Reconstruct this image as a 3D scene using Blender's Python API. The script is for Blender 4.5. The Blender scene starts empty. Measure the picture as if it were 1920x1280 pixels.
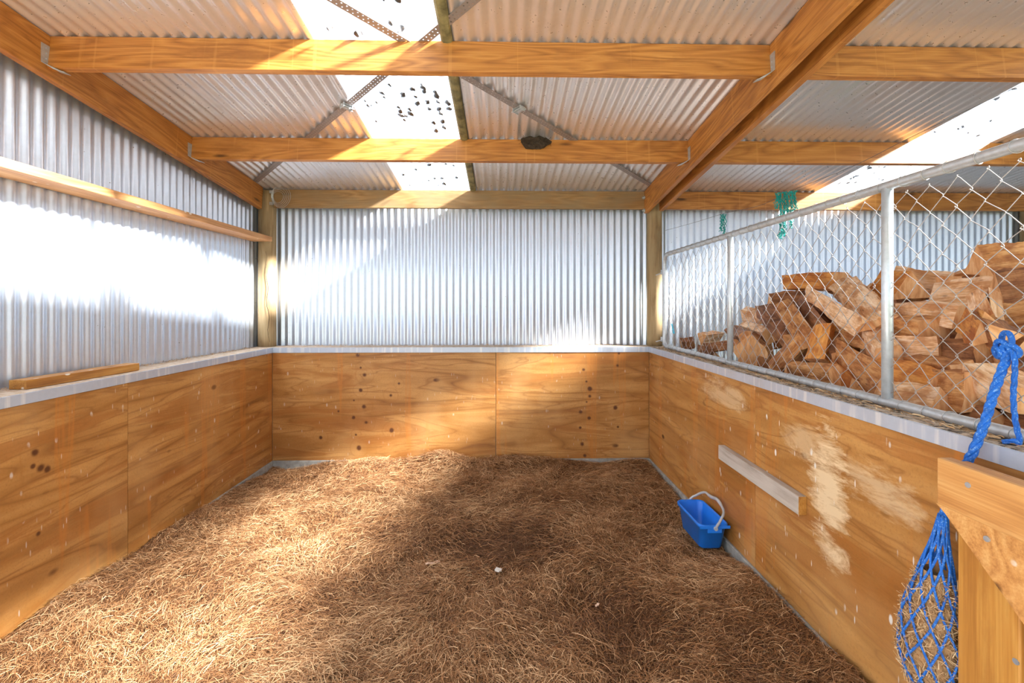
import bpy, math, random
import numpy as np
from mathutils import Vector, Matrix
sc = bpy.context.scene
R = random.Random(7)
F, CX, CY, CAMZ, YAW = 853.0, 960.0, 572.0, 1.72, math.atan(18/853)

# ------------------------------------------------------------ camera
cd = bpy.data.cameras.new('camera'); cam = bpy.data.objects.new('camera', cd)
sc.collection.objects.link(cam); sc.camera = cam
cd.sensor_fit = 'HORIZONTAL'; cd.sensor_width = 36; cd.lens = 36*F/1920
cd.shift_y = -(640-CY)/1920; cd.clip_start = 0.02; cd.clip_end = 300
cam.location = (0, 0, CAMZ); cam.rotation_euler = (math.pi/2, 0, -YAW)

# ------------------------------------------------------------ world, sun, exposure
w = bpy.data.worlds.new('sky'); sc.world = w; w.use_nodes = True
bg = w.node_tree.nodes['Background']
bg.inputs[0].default_value = (0.78, 0.89, 1.0, 1); bg.inputs[1].default_value = 1.75
sd = bpy.data.lights.new('sun', 'SUN'); sun = bpy.data.objects.new('sun', sd)
sc.collection.objects.link(sun)
sd.energy = 64; sd.angle = math.radians(6.5); sd.color = (1.0, 0.95, 0.88)
SUN = Vector((-1.64, 0.43, -1.0)).normalized()
sun.rotation_euler = SUN.to_track_quat('-Z', 'Y').to_euler()
sun.location = (8, -3, 8)
vs = sc.view_settings
vs.view_transform = 'Standard'; vs.look = 'None'; vs.gamma = 1; vs.use_curve_mapping = False
vs.exposure = 0.04
sc.cycles.max_bounces = 14; sc.cycles.diffuse_bounces = 7; sc.cycles.glossy_bounces = 5
sc.cycles.transparent_max_bounces = 16; sc.cycles.transmission_bounces = 8
sc.cycles.sample_clamp_indirect = 6; sc.cycles.use_denoising = True

# ------------------------------------------------------------ geometry helpers
def ray(px, py):
    u = (px-CX)/F; v = (CY-py)/F
    return Vector((u*math.cos(YAW)+math.sin(YAW), math.cos(YAW)-u*math.sin(YAW), v))
def onX(px, py, X): d = ray(px, py); t = X/d.x; return Vector((X, d.y*t, CAMZ+d.z*t))
def onY(px, py, Y): d = ray(px, py); t = Y/d.y; return Vector((d.x*t, Y, CAMZ+d.z*t))
RA, RS = 1.827+CAMZ, 0.1149                    # underside of roof: z = RA - RS*Y
def zr(y): return RA-RS*y
def onRoof(px, py, off=0.0):
    d = ray(px, py); t = (RA+off-CAMZ)/(d.z+RS*d.y); return Vector((d.x*t, d.y*t, CAMZ+d.z*t))

def link(o, parent=None):
    sc.collection.objects.link(o)
    if parent: o.parent = parent
    return o
def tag(o, label=None, cat=None, group=None, kind=None):
    if label: o['label'] = label
    if cat: o['category'] = cat
    if group: o['group'] = group
    if kind: o['kind'] = kind
    return o
def empty(name, loc=(0, 0, 0), label=None, cat=None, group=None):
    o = bpy.data.objects.new(name, None); link(o); o.location = loc; o.empty_display_size = .1
    return tag(o, label, cat, group)
class MB:
    def __init__(s): s.v = []; s.f = []; s.m = []
    def add(s, vs_, fs, mi=0):
        b = len(s.v); s.v += [tuple(q) for q in vs_]; s.f += [tuple(b+i for i in f) for f in fs]; s.m += [mi]*len(fs)
        return s
    def box(s, x0, x1, y0, y1, z0, z1, mi=0):
        return s.add([(x0,y0,z0),(x1,y0,z0),(x1,y1,z0),(x0,y1,z0),(x0,y0,z1),(x1,y0,z1),(x1,y1,z1),(x0,y1,z1)],
              [(3,2,1,0),(4,5,6,7),(0,1,5,4),(1,2,6,5),(2,3,7,6),(3,0,4,7)], mi)
    def tube(s, pts, r, n=8, closed=False, mi=0, cap=True):
        pts = [Vector(p) for p in pts]; N = len(pts); rr = r if isinstance(r, (list, tuple)) else [r]*N
        ref = None; rings = []
        for i, p in enumerate(pts):
            if closed: t = pts[(i+1) % N]-pts[i-1]
            else: t = pts[min(i+1, N-1)]-pts[max(i-1, 0)]
            t.normalize()
            if ref is None: ref = t.orthogonal().normalized()
            ref = (ref-t*ref.dot(t))
            if ref.length < 1e-5: ref = t.orthogonal()
            ref.normalize(); b = t.cross(ref)
            rings.append([p+(ref*math.cos(2*math.pi*k/n)+b*math.sin(2*math.pi*k/n))*rr[i] for k in range(n)])
        vs_ = [q for g in rings for q in g]; fs = []
        for i in range(N if closed else N-1):
            a = i*n; c = ((i+1) % N)*n
            for k in range(n): fs.append((a+k, a+(k+1) % n, c+(k+1) % n, c+k))
        if cap and not closed:
            fs.append(tuple(range(n))[::-1]); fs.append(tuple((N-1)*n+k for k in range(n)))
        return s.add(vs_, fs, mi)
    def build(s, name, mats, parent=None, smooth=False, loc=None, bevel=0, rot=None):
        me = bpy.data.meshes.new(name)
        me.from_pydata(s.v, [], s.f); 
        mats = mats if isinstance(mats, (list, tuple)) else [mats]
        for m in mats: me.materials.append(m)
        if len(mats) > 1: me.polygons.foreach_set('material_index', s.m)
        if smooth: me.polygons.foreach_set('use_smooth', [True]*len(me.polygons))
        me.update(); o = bpy.data.objects.new(name, me); link(o, parent)
        if loc is not None: o.location = loc
        if rot is not None: o.rotation_euler = rot
        if bevel:
            b = o.modifiers.new('bevel', 'BEVEL'); b.width = bevel; b.segments = 2; b.limit_method = 'ANGLE'
        return o
def boxobj(name, x0, x1, y0, y1, z0, z1, mat, parent=None, bevel=0, long=None):
    """box with its origin at its centre (so object-space grain works); long axis always local X"""
    c = Vector(((x0+x1)/2, (y0+y1)/2, (z0+z1)/2)); dx, dy, dz = (x1-x0)/2, (y1-y0)/2, (z1-z0)/2
    mb = MB()
    if long == 'y': mb.box(-dy, dy, -dx, dx, -dz, dz); rot = (0, 0, math.pi/2)
    elif long == 'z': mb.box(-dz, dz, -dy, dy, -dx, dx); rot = (0, -math.pi/2, 0)
    else: mb.box(-dx, dx, -dy, dy, -dz, dz); rot = (0, 0, 0)
    return mb.build(name, mat, parent, loc=c, rot=rot, bevel=bevel)
def beam(name, p0, p1, w_, h, mat, up=(0, 0, 1), parent=None, bevel=.003):
    """timber whose TOP centre line runs p0->p1; w_ sideways, h down"""
    p0 = Vector(p0); p1 = Vector(p1); x = (p1-p0).normalized(); L = (p1-p0).length
    y = Vector(up).cross(x).normalized(); z = x.cross(y)
    mb = MB().box(-L/2, L/2, -w_/2, w_/2, -h/2, h/2)
    o = mb.build(name, mat, parent, bevel=bevel)
    M = Matrix((x, y, z)).transposed().to_4x4(); M.translation = (p0+p1)/2-z*h/2
    o.matrix_world = M
    return o

# ------------------------------------------------------------ materials
class NT:
    def __init__(s, name):
        s.mat = bpy.data.materials.new(name); s.mat.use_nodes = True
        s.t = s.mat.node_tree; s.b = s.t.nodes['Principled BSDF']; s.out = s.t.nodes['Material Output']
    def n(s, typ, **kw):
        nd = s.t.nodes.new(typ)
        for k, v in kw.items(): setattr(nd, k, v)
        return nd
    def set(s, sock, v):
        if isinstance(v, bpy.types.NodeSocket): s.t.links.new(v, sock)
        elif v is not None: sock.default_value = v
    def math(s, op, a, b=None, c=None, clamp=False):
        nd = s.n('ShaderNodeMath', operation=op, use_clamp=clamp)
        s.set(nd.inputs[0], a); s.set(nd.inputs[1], b)
        if c is not None: s.set(nd.inputs[2], c)
        return nd.outputs[0]
    def coord(s, sc_=(1, 1, 1), rnd=True, which='Object'):
        tc = s.n('ShaderNodeTexCoord'); v = tc.outputs[which]
        if rnd:
            oi = s.n('ShaderNodeObjectInfo'); m = s.math('MULTIPLY', oi.outputs['Random'], 37.0)
            a = s.n('ShaderNodeVectorMath', operation='ADD'); s.set(a.inputs[0], v); s.set(a.inputs[1], m); v = a.outputs[0]
        return s.scale(v, sc_)
    def scale(s, v, k):
        a = s.n('ShaderNodeVectorMath', operation='MULTIPLY'); s.set(a.inputs[0], v); s.set(a.inputs[1], k); return a.outputs[0]
    def noise(s, v, scale=1.0, detail=3, rough=.5, dist=0.0):
        nd = s.n('ShaderNodeTexNoise'); s.set(nd.inputs['Vector'], v); nd.inputs['Scale'].default_value = scale
        nd.inputs['Detail'].default_value = detail; nd.inputs['Roughness'].default_value = rough; nd.inputs['Distortion'].default_value = dist
        return nd.outputs['Fac']
    def voro(s, v, scale=1.0, out='Distance', rand=1.0):
        nd = s.n('ShaderNodeTexVoronoi'); s.set(nd.inputs['Vector'], v); nd.inputs['Scale'].default_value = scale
        nd.inputs['Randomness'].default_value = rand
        return nd.outputs[out]
    def ramp(s, f, stops, interp='LINEAR'):
        nd = s.n('ShaderNodeValToRGB'); s.set(nd.inputs[0], f); cr = nd.color_ramp; cr.interpolation = interp
        while len(cr.elements) < len(stops): cr.elements.new(.5)
        for e, (p, c) in zip(cr.elements, stops):
            e.position = p; e.color = (*c, 1) if hasattr(c, '__len__') else (c, c, c, 1)
        return nd.outputs[0]
    def mix(s, f, a, b, blend='MIX'):
        nd = s.n('ShaderNodeMix', data_type='RGBA', blend_type=blend)
        s.set(nd.inputs[0], f); s.set(nd.inputs[6], (*a, 1) if isinstance(a, tuple) else a); s.set(nd.inputs[7], (*b, 1) if isinstance(b, tuple) else b)
        return nd.outputs[2]
    def bump(s, h, strength=.3, dist=.01):
        nd = s.n('ShaderNodeBump'); nd.inputs['Strength'].default_value = strength; nd.inputs['Distance'].default_value = dist
        s.set(nd.inputs['Height'], h); s.t.links.new(nd.outputs[0], s.b.inputs['Normal'])
    def fin(s, col=None, rough=.6, metal=0, spec=None):
        if col is not None: s.set(s.b.inputs['Base Color'], (*col, 1) if isinstance(col, tuple) else col)
        s.set(s.b.inputs['Roughness'], rough); s.set(s.b.inputs['Metallic'], metal)
        if spec is not None: s.b.inputs['Specular IOR Level'].default_value = spec
        return s.mat

def timber(name, dark, mid, light, rough=.55, ring=26, stains=0.0, grey=None, knots=True, saw=False):
    t = NT(name); v = t.coord()
    n = t.noise(t.scale(v, (.7, 5, 5)), 1.0, 2, .5, .4)
    g = t.math('PINGPONG', t.math('MULTIPLY', n, ring), 1.0)
    fine = t.noise(t.scale(v, (3, 130, 130)), 1.0, 3, .65)
    col = t.ramp(t.math('ADD', t.math('MULTIPLY', g, .28), t.math('MULTIPLY', fine, .72)), [(.25, dark), (.5, mid), (.75, light)])
    wr = t.noise(t.scale(v, (2.2, 9, 9)), 1.0, 5, .7)
    col = t.mix(t.ramp(wr, [(.30, .65), (.48, 0.0)]), col, dark)
    big = t.noise(t.scale(v, (1.1, 3, 3)), 1.0, 3, .5)
    col = t.mix(t.ramp(big, [(.35, 0.0), (.7, .45)]), col, mid)
    if knots:
        k = t.voro(t.scale(v, (1.6, 7, 7)), 1.0)
        col = t.mix(t.ramp(k, [(.05, .9), (.13, 0.0)]), col, tuple(c*.35 for c in dark))
    if saw:   # saw and pencil marks across the board
        s_ = t.noise(t.scale(v, (26, .6, .6)), 1.0, 1, .5)
        col = t.mix(t.ramp(s_, [(.66, 0.0), (.69, .3)]), col, light)
    if grey:
        gn = t.noise(t.scale(v, (2.5, 8, 8)), 1.0, 4, .6)
        col = t.mix(t.ramp(gn, [(.35, 0.0), (.62, .9)]), col, grey)
    if stains:
        s_ = t.voro(t.scale(v, (9, 16, 16)), 1.0); g2 = t.noise(v, 2.5, 2)
        m = t.math('MULTIPLY', t.ramp(s_, [(.10, 1.0), (.17, 0.0)]), t.ramp(g2, [(.48, 0.0), (.56, stains)]))
        col = t.mix(m, col, (.80, .76, .68))
    t.bump(t.math('ADD', t.math('MULTIPLY', g, .5), fine), .18, .003)
    return t.fin(col, rough)

def plywood(name, pale=None, splat=.8, dark=0.0, knotcols=()):
    """local X = along the sheet, local Z = up it"""
    t = NT(name); v = t.coord()
    vv = t.scale(v, (.36, .0, 2.5)) 
    n = t.noise(vv, 1.0, 1.6, .42, .9)
    g = t.math('PINGPONG', t.math('MULTIPLY', n, 11.0), 1.0)
    n2 = t.noise(t.scale(v, (1.0, 0, 6.0)), 1.0, 5, .6, .5)
    fine = t.noise(t.scale(v, (9, 0, 260)), 1.0, 3, .6)
    col = t.ramp(g, [(.0, (.20, .065, .012)), (.10, (.36, .145, .030)), (.36, (.50, .235, .062)), (1.0, (.56, .28, .085))])
    col = t.mix(t.ramp(n2, [(.38, .8), (.60, 0.0)]), col, (.33, .13, .026))
    g3 = t.math('PINGPONG', t.math('MULTIPLY', t.noise(t.scale(v, (.55, 0, 4.4)), 1.0, 3, .5, .9), 17.0), 1.0)
    col = t.mix(t.ramp(g3, [(.0, .75), (.2, .2), (.5, 0.0)]), col, (.24, .08, .015))
    bl = t.noise(t.scale(v, (.55, 0, 4.4)), 1.0, 5, .65, .7)
    col = t.mix(t.ramp(bl, [(.52, 0.0), (.57, .65), (.8, .75)]), col, (.33, .105, .016))
    col = t.mix(t.math('MULTIPLY', fine, .24), col, (.64, .35, .12))
    gt = t.noise(v, 90, 3, .7); col = t.mix(t.ramp(gt, [(.3, .35), (.5, 0.0)]), col, (.25, .11, .03))
    # upright orange weather streaks
    d = t.noise(t.scale(v, (5.0, 0, .35)), 1.0, 3, .6)
    col = t.mix(t.ramp(d, [(.57, 0.0), (.61, .45), (.64, 0.1), (.67, .4), (.70, 0.0)]), col, (.56, .19, .028))
    wash = t.noise(t.scale(v, (1.3, 0, 1.0)), 1.3, 3)
    col = t.mix(t.ramp(wash, [(.5, 0.0), (.8, .5)]), col, (.68, .42, .18))
    # knots
    k = t.voro(t.scale(v, (2.6, 0, 4.6)), 1.0); km = t.noise(t.scale(v, (1.6, 0, .4)), 1.0, 1)
    kk = t.math('MULTIPLY', t.ramp(k, [(.06, 1.0), (.12, .0)]), t.ramp(km, [(.50, 0.0), (.56, 1.0)]))
    col = t.mix(kk, col, (.10, .03, .01))
    if knotcols:
        tk = t.n('ShaderNodeTexCoord'); wob = t.noise(tk.outputs['Object'], 9, 2); dmin = None
        for i, (kx, kz) in enumerate(knotcols):
            dn = t.n('ShaderNodeVectorMath', operation='DISTANCE'); t.set(dn.inputs[0], t.scale(tk.outputs['Object'], (1, 0, 1))); dn.inputs[1].default_value = (kx, 0, kz)
            d_ = t.math('MULTIPLY', dn.outputs['Value'], (1, 1.4, .8)[i % 3]); dmin = d_ if dmin is None else t.math('MINIMUM', dmin, d_)
        dm = t.math('ADD', dmin, t.math('MULTIPLY', t.math('SUBTRACT', wob, .5), .03))
        col = t.mix(t.ramp(t.math('PINGPONG', t.math('MULTIPLY', dm, 26), 1.0), [(.0, .45), (.25, 0.0)]), col, t.mix(t.ramp(dm, [(.06, 1.0), (.12, 0.0)]), col, (.36, .14, .03)))
        col = t.mix(t.ramp(dm, [(.010, 1.0), (.022, 0.0)]), col, (.11, .035, .012))
    if pale:  # ragged lighter patches blended over the grain
        for (px_, pz_, rx, rz, st) in pale:
            tc = t.n('ShaderNodeTexCoord'); sep = t.n('ShaderNodeSeparateXYZ'); t.set(sep.inputs[0], tc.outputs['Object'])
            ax = t.math('DIVIDE', t.math('SUBTRACT', sep.outputs[0], px_), rx); az = t.math('DIVIDE', t.math('SUBTRACT', sep.outputs[2], pz_), rz)
            r2 = t.math('ADD', t.math('MULTIPLY', ax, ax), t.math('MULTIPLY', az, az))
            r2 = t.math('ADD', r2, t.math('MULTIPLY', t.math('SUBTRACT', t.noise(t.scale(v, (2.6, 0, 9)), 1.0, 6, .75, .5), .5), 6.0))
            col = t.mix(t.ramp(r2, [(.0, st), (1.0, 0.0)]), col, (.82, .62, .38))
    # white bird droppings and scratches
    s1 = t.voro(t.scale(v, (13, 0, 6)), 1.0); r1 = t.noise(t.scale(v, (1, 0, 1)), 7.0, 1)
    m1 = t.math('MULTIPLY', t.ramp(s1, [(.09, 1.0), (.14, 0.0)]), t.ramp(r1, [(.50, 0.0), (.56, splat)]))
    s2 = t.voro(t.scale(v, (26, 0, 5)), 1.3); m2 = t.math('MULTIPLY', t.ramp(s2, [(.08, .8), (.13, 0.0)]), t.ramp(t.noise(t.scale(v, (1, 0, 1)), 5.0, 1), [(.46, 0.0), (.52, splat)]))
    col = t.mix(t.math('MAXIMUM', m1, m2), col, (.82, .78, .72))
    rg = t.ramp(n2, [(0.3, .34), (.7, .55)])
    t.bump(fine, .08, .002)
    return t.fin(col, rg, 0, .4)

def galv(name, base, rough=.4, metal=.6, spotty=.25, warm=0.0, dirt=.3, specks=False):
    t = NT(name); v = t.coord(rnd=False)
    n = t.noise(v, 38, 3, .6); b = t.noise(v, 2.2, 4, .6)
    col = t.mix(t.math('MULTIPLY', t.ramp(n, [(.3, 0.0), (.7, 1.0)]), spotty), base, tuple(c*.62 for c in base))
    col = t.mix(t.ramp(b, [(.55, 0.0), (.8, dirt)]), col, (.42, .34, .26))
    if specks:
        s_ = t.voro(v, 16); m = t.ramp(s_, [(.05, .8), (.075, 0.0)])
        col = t.mix(t.math('MULTIPLY', m, t.ramp(t.noise(v, 3.1, 2), [(.5, 0.0), (.6, .9)])), col, (.16, .13, .10))
    rg = t.ramp(n, [(.2, rough*.85), (.8, rough*1.15)])
    return t.fin(col, rg, metal)

M = {}
M['iron'] = galv('galvanised_iron', (.72, .79, .90), .34, .80, .12, dirt=.12, specks=True)
M['roof_iron'] = galv('roof_iron', (.82, .80, .82), .30, .72, .10, dirt=.35)
M['galv'] = galv('galvanised_steel', (.60, .63, .66), .42, .6, .5, dirt=.55)
M['galv_white'] = galv('galvanised_tube', (.70, .76, .82), .38, .5, .45, dirt=.2)
M['wire'] = galv('mesh_wire', (.50, .47, .46), .4, .7, .3, dirt=.3)
M['cap'] = galv('cap_metal', (.52, .58, .69), .42, .35, .12, dirt=.25)
def cap_streaks(m):
    nt = m.node_tree; b = nt.nodes['Principled BSDF']; old = b.inputs['Base Color'].links[0].from_socket
    tc = nt.nodes.new('ShaderNodeTexCoord'); mp = nt.nodes.new('ShaderNodeVectorMath'); mp.operation = 'MULTIPLY'; mp.inputs[1].default_value = (22, 22, 1.5)
    nz = nt.nodes.new('ShaderNodeTexNoise'); nz.inputs['Scale'].default_value = 1; nz.inputs['Detail'].default_value = 3
    rp = nt.nodes.new('ShaderNodeValToRGB'); rp.color_ramp.elements[0].position = .56; rp.color_ramp.elements[0].color = (0, 0, 0, 1); rp.color_ramp.elements[1].position = .68; rp.color_ramp.elements[1].color = (.55, .55, .55, 1)
    mx = nt.nodes.new('ShaderNodeMix'); mx.data_type = 'RGBA'; mx.inputs[7].default_value = (.88, .87, .86, 1)
    L = nt.links.new; L(tc.outputs['Object'], mp.inputs[0]); L(mp.outputs[0], nz.inputs['Vector']); L(nz.outputs['Fac'], rp.inputs[0]); L(rp.outputs[0], mx.inputs[0]); L(old, mx.inputs[6]); L(mx.outputs[2], b.inputs['Base Color'])
cap_streaks(M['cap'])
M['timber'] = timber('rafter_timber', (.22, .070, .012), (.46, .175, .032), (.62, .28, .068), .5, saw=True)
M['timber_old'] = timber('old_timber', (.17, .085, .025), (.33, .17, .055), (.48, .28, .11), .7, grey=(.26, .17, .08))
M['timber_pale'] = timber('pale_board', (.34, .14, .045), (.54, .26, .095), (.68, .38, .17), .6, stains=.8, knots=False)
M['post'] = timber('post_timber', (.14, .075, .03), (.34, .22, .10), (.52, .37, .20), .8, ring=14, grey=(.34, .25, .13))
M['gate'] = timber('gate_timber', (.34, .13, .03), (.56, .26, .075), (.70, .40, .15), .55, ring=14, stains=1.0)
M['gate_dark'] = timber('gate_post_timber', (.28, .10, .016), (.48, .21, .038), (.62, .33, .08), .5, ring=12, stains=.9)
M['grey_timber'] = timber('weathered_batten', (.28, .21, .16), (.42, .35, .29), (.62, .56, .50), .8, ring=20, grey=(.56, .50, .44))
M['ply_left'] = plywood('plywood_left', splat=.45)
def bk(cx, cy, c0): return ((500+cx/2.63-942)/853*4.9-c0, 1.72-(640+cy/2.63-572)/853*4.9-.6385)
M['ply_left_near'] = plywood('plywood_left_near', splat=.5, knotcols=[(onX(a, b, -2.45).y-1.814, onX(a, b, -2.45).z-.6385) for a, b in ((66,848),(62,874),(76,878),(88,880),(72,1000))])
M['ply_back'] = plywood('plywood_back', splat=.3, knotcols=[bk(a, b, -1.261) for a, b in ((455,65),(468,127),(488,163),(468,237),(436,287),(484,318),(434,370),(445,455),(460,520),(615,263),(655,205),(620,435),(275,468),(360,340),(495,395))])
M['ply_back_right'] = plywood('plywood_back_right', splat=.3, knotcols=[bk(a, b, .7605) for a, b in ((1565,140),(1578,198),(1596,234),(1595,272),(1580,300),(1550,350),(1593,380),(1548,427),(1722,328),(1733,120),(1735,424),(1557,508),(1570,565),(1740,60))])
M['ply_right'] = plywood('plywood_right', splat=1.0, pale=[(.56, .13, .14, .34, .95), (.28, .30, .22, .12, .5), (.72, .36, .2, .1, .45)])
M['ply_right_far'] = plywood('plywood_right_far', splat=.6, pale=[(-.6, .45, .4, .1, .5)])

def simple(name, col, rough=.6, metal=0, var=.25, sc_=12):
    t = NT(name); v = t.coord(); n = t.noise(v, sc_, 4, .6)
    return t.fin(t.mix(t.ramp(n, [(.3, 0.0), (.7, 1.0)]), tuple(c*(1-var) for c in col), tuple(min(1, c*(1+var)) for c in col)), rough, metal)
M['concrete'] = simple('concrete', (.36, .35, .32), .85, sc_=20)
M['ground'] = simple('grass_ground', (.09, .10, .05), .95, sc_=3)
M['blue'] = simple('blue_plastic', (.012, .20, .80), .33, 0, .10, 8)
M['grey_plastic'] = simple('grey_plastic', (.45, .46, .48), .4, 0, .1)
M['dark'] = simple('nest_mud', (.045, .028, .016), .95, 0, .5, 60)
M['leaf'] = simple('dead_leaf', (.06, .04, .025), .9, 0, .4, 40)
M['teal'] = simple('teal_net', (.0, .30, .27), .6, 0, .2)
M['cyan'] = simple('cyan_twine', (.05, .50, .72), .6, 0, .2)
M['screw'] = simple('screw_steel', (.55, .62, .72), .35, .7, .1)
M['thin_wire'] = simple('thin_wire', (.14, .13, .13), .5, .4, .1)
M['olive'] = simple('lichened_strip', (.20, .17, .075), .7, .1, .6, 14)
def rope_mat():
    t = NT('blue_rope'); v = t.coord(rnd=False); n = t.noise(v, 150, 3, .7); d = t.noise(v, 40, 2)
    col = t.mix(t.ramp(n, [(.55, 0.0), (.66, .7)]), (.006, .13, .55), (.28, .50, .76))
    col = t.mix(t.ramp(d, [(.3, .6), (.5, 0.0)]), col, (.005, .07, .32))
    t.bump(n, .5, .004); return t.fin(col, .7)
M['rope'] = rope_mat()
def capdirt_mat():
    t = NT('ledge_dirt'); v = t.coord(rnd=False); n = t.noise(v, 30, 5, .7); b = t.noise(t.scale(v, (8, 1.2, 1)), 3, 4, .6)
    col = t.mix(t.ramp(n, [(.42, 0.0), (.56, 1.0)]), (.05, .035, .025), (.52, .40, .30))
    col = t.mix(t.ramp(b, [(.5, 0.0), (.62, .8)]), col, (.60, .52, .44))
    t.bump(n, .6, .01); return t.fin(col, .95)
M['ledge_dirt'] = capdirt_mat()
def dust_mat():
    t = NT('ledge_dust'); v = t.coord(rnd=False); n = t.noise(v, 22, 5, .7)
    return t.fin(t.mix(t.ramp(n, [(.4, 0.0), (.6, 1.0)]), (.42, .29, .18), (.62, .52, .42)), .9)
M['dust'] = dust_mat()
def straw_mat(name, a, b, c):
    t = NT(name); at = t.n('ShaderNodeAttribute', attribute_name='rnd')
    return t.fin(t.ramp(at.outputs['Fac'], [(0, a), (.55, b), (1, c)]), .6, 0, .35)
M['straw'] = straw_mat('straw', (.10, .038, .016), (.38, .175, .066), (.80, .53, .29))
M['straw2'] = straw_mat('net_straw', (.36, .19, .08), (.60, .38, .19), (.80, .60, .36))
def bed_mat():
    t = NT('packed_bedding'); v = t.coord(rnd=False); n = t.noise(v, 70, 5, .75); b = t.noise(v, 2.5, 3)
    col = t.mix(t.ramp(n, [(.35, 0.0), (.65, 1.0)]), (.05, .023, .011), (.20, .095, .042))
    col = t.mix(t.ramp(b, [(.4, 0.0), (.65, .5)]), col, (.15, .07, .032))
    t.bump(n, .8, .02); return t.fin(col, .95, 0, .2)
M['bed'] = bed_mat()
def skylight_mat():
    t = NT('clear_sheet'); v = t.coord(rnd=False)
    tr = t.n('ShaderNodeBsdfTransparent'); tl = t.n('ShaderNodeBsdfTranslucent'); gl = t.n('ShaderNodeBsdfGlossy')
    tr.inputs[0].default_value = (.90, .95, 1, 1); gl.inputs['Roughness'].default_value = .2
    n = t.noise(t.scale(v, (6, .7, 1)), 1, 3); t.set(tl.inputs[0], t.mix(n, (.85, .90, .97), (.97, .98, 1.0)))
    m = t.n('ShaderNodeMixShader'); m.inputs[0].default_value = .16
    t.t.links.new(tr.outputs[0], m.inputs[1]); t.t.links.new(tl.outputs[0], m.inputs[2])
    m2 = t.n('ShaderNodeMixShader'); m2.inputs[0].default_value = .05
    t.t.links.new(m.outputs[0], m2.inputs[1]); t.t.links.new(gl.outputs[0], m2.inputs[2])
    t.t.links.new(m2.outputs[0], t.out.inputs[0]); return t.mat
M['clear'] = skylight_mat()
def strap_mat():
    t = NT('perforated_strap'); tc = t.n('ShaderNodeTexCoord'); sep = t.n('ShaderNodeSeparateXYZ'); t.set(sep.inputs[0], tc.outputs['Object'])
    def cell(off):
        x = t.math('SUBTRACT', t.math('FRACT', t.math('ADD', t.math('DIVIDE', sep.outputs[0], .030), off)), .5)
        x = t.math('MULTIPLY', x, .030)
        y = t.math('SUBTRACT', sep.outputs[1], (off-.25)*.048)
        return t.math('SQRT', t.math('ADD', t.math('MULTIPLY', x, x), t.math('MULTIPLY', y, y)))
    d = t.math('MINIMUM', cell(0.0), cell(.5)); hole = t.math('LESS_THAN', d, .0042)
    t.fin((.34, .30, .29), .5, .5)
    tr = t.n('ShaderNodeBsdfTransparent'); m = t.n('ShaderNodeMixShader'); t.set(m.inputs[0], hole)
    t.t.links.new(t.b.outputs[0], m.inputs[1]); t.t.links.new(tr.outputs[0], m.inputs[2]); t.t.links.new(m.outputs[0], t.out.inputs[0])
    return t.mat
M['strap'] = strap_mat()

# ------------------------------------------------------------ the setting
XL, XR, YB, YF = -2.69, 6.10, 5.15, -0.55      # iron walls, open front
PITCH = .0762
def corrug(u0, u1, amp, pitch=PITCH, sub=10):
    n = max(2, int(round((u1-u0)/pitch*sub))); return [(u0+(u1-u0)*i/n, amp*math.cos(2*math.pi*(u0+(u1-u0)*i/n)/pitch)) for i in range(n+1)]
def sheet_wall(name, axis, u0, u1, pos, z0, ztop, mat, pitch=PITCH, rows=1):
    mb = MB(); vs_ = []; fs = []; c = corrug(u0, u1, .0085, pitch)
    for (u, a) in c:
        for k in (0, 1):
            z = z0 if k == 0 else ztop(u)
            vs_.append((u, pos+a, z) if axis == 'x' else (pos+a, u, z))
    for i in range(len(c)-1): fs.append((2*i, 2*i+2, 2*i+3, 2*i+1))
    mb.add(vs_, fs); return tag(mb.build(name, mat, smooth=True), kind='structure')
sheet_wall('wall_back', 'x', XL-.02, XR, YB, 0, lambda u: zr(YB)-.01, M['iron'])
sheet_wall('wall_left', 'y', YF, YB+.02, XL, 0, lambda u: zr(u)-.012, M['iron'], .0775)
sheet_wall('wall_right', 'y', YF, YB+.02, XR, 0, lambda u: zr(u)-.012, M['iron'])
S1 = (-1.085, -.355); S2 = (3.47, 4.20)
def roof_sheet(name, x0, x1, mat, lift=0.0, kind='structure'):
    mb = MB(); vs_ = []; fs = []; c = corrug(x0, x1, .0085)
    for (u, a) in c:
        for y in (YF, 5.36): vs_.append((u, y, zr(y)+.0085+lift+a))
    for i in range(len(c)-1): fs.append((2*i, 2*i+2, 2*i+3, 2*i+1))
    return mb.add(vs_, fs), mb
cb = MB()
for (a, b) in ((XL-.12, S1[0]), (S1[1], S2[0]), (S2[1], XR+.12)):
    tmp, _ = roof_sheet('x', a, b, None); cb.add(tmp.v, tmp.f)
tag(cb.build('ceiling', M['roof_iron'], smooth=True), kind='structure')
for i, (a, b) in enumerate((S1, S2)):
    tmp, _ = roof_sheet('x', a-.03, b+.03, None, .0015)
    tag(tmp.build('window_%d' % (i+1), M['clear'], smooth=True), kind='structure')
tag(MB().box(XL-.1, XR+.1, YF, YB+.1, -.12, -.04).build('floor', M['concrete']), kind='structure')
tag(MB().box(-30, 30, -30, YF-.01, -.2, -.06).build('ground', M['ground']), kind='structure')
# dwarf walls behind the plywood
tag(MB().box(XL+.012, -2.469, .55, 4.919, -.04, 1.212).build('wall_left_lower', M['concrete']), kind='structure')
tag(MB().box(XL+.012, 1.84, 4.919, YB-.012, -.04, 1.212).build('wall_back_lower', M['concrete']), kind='structure')
tag(MB().box(1.609, 1.84, .42, 4.918, -.04, 1.212).build('wall_partition', M['concrete']), kind='structure')
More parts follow.
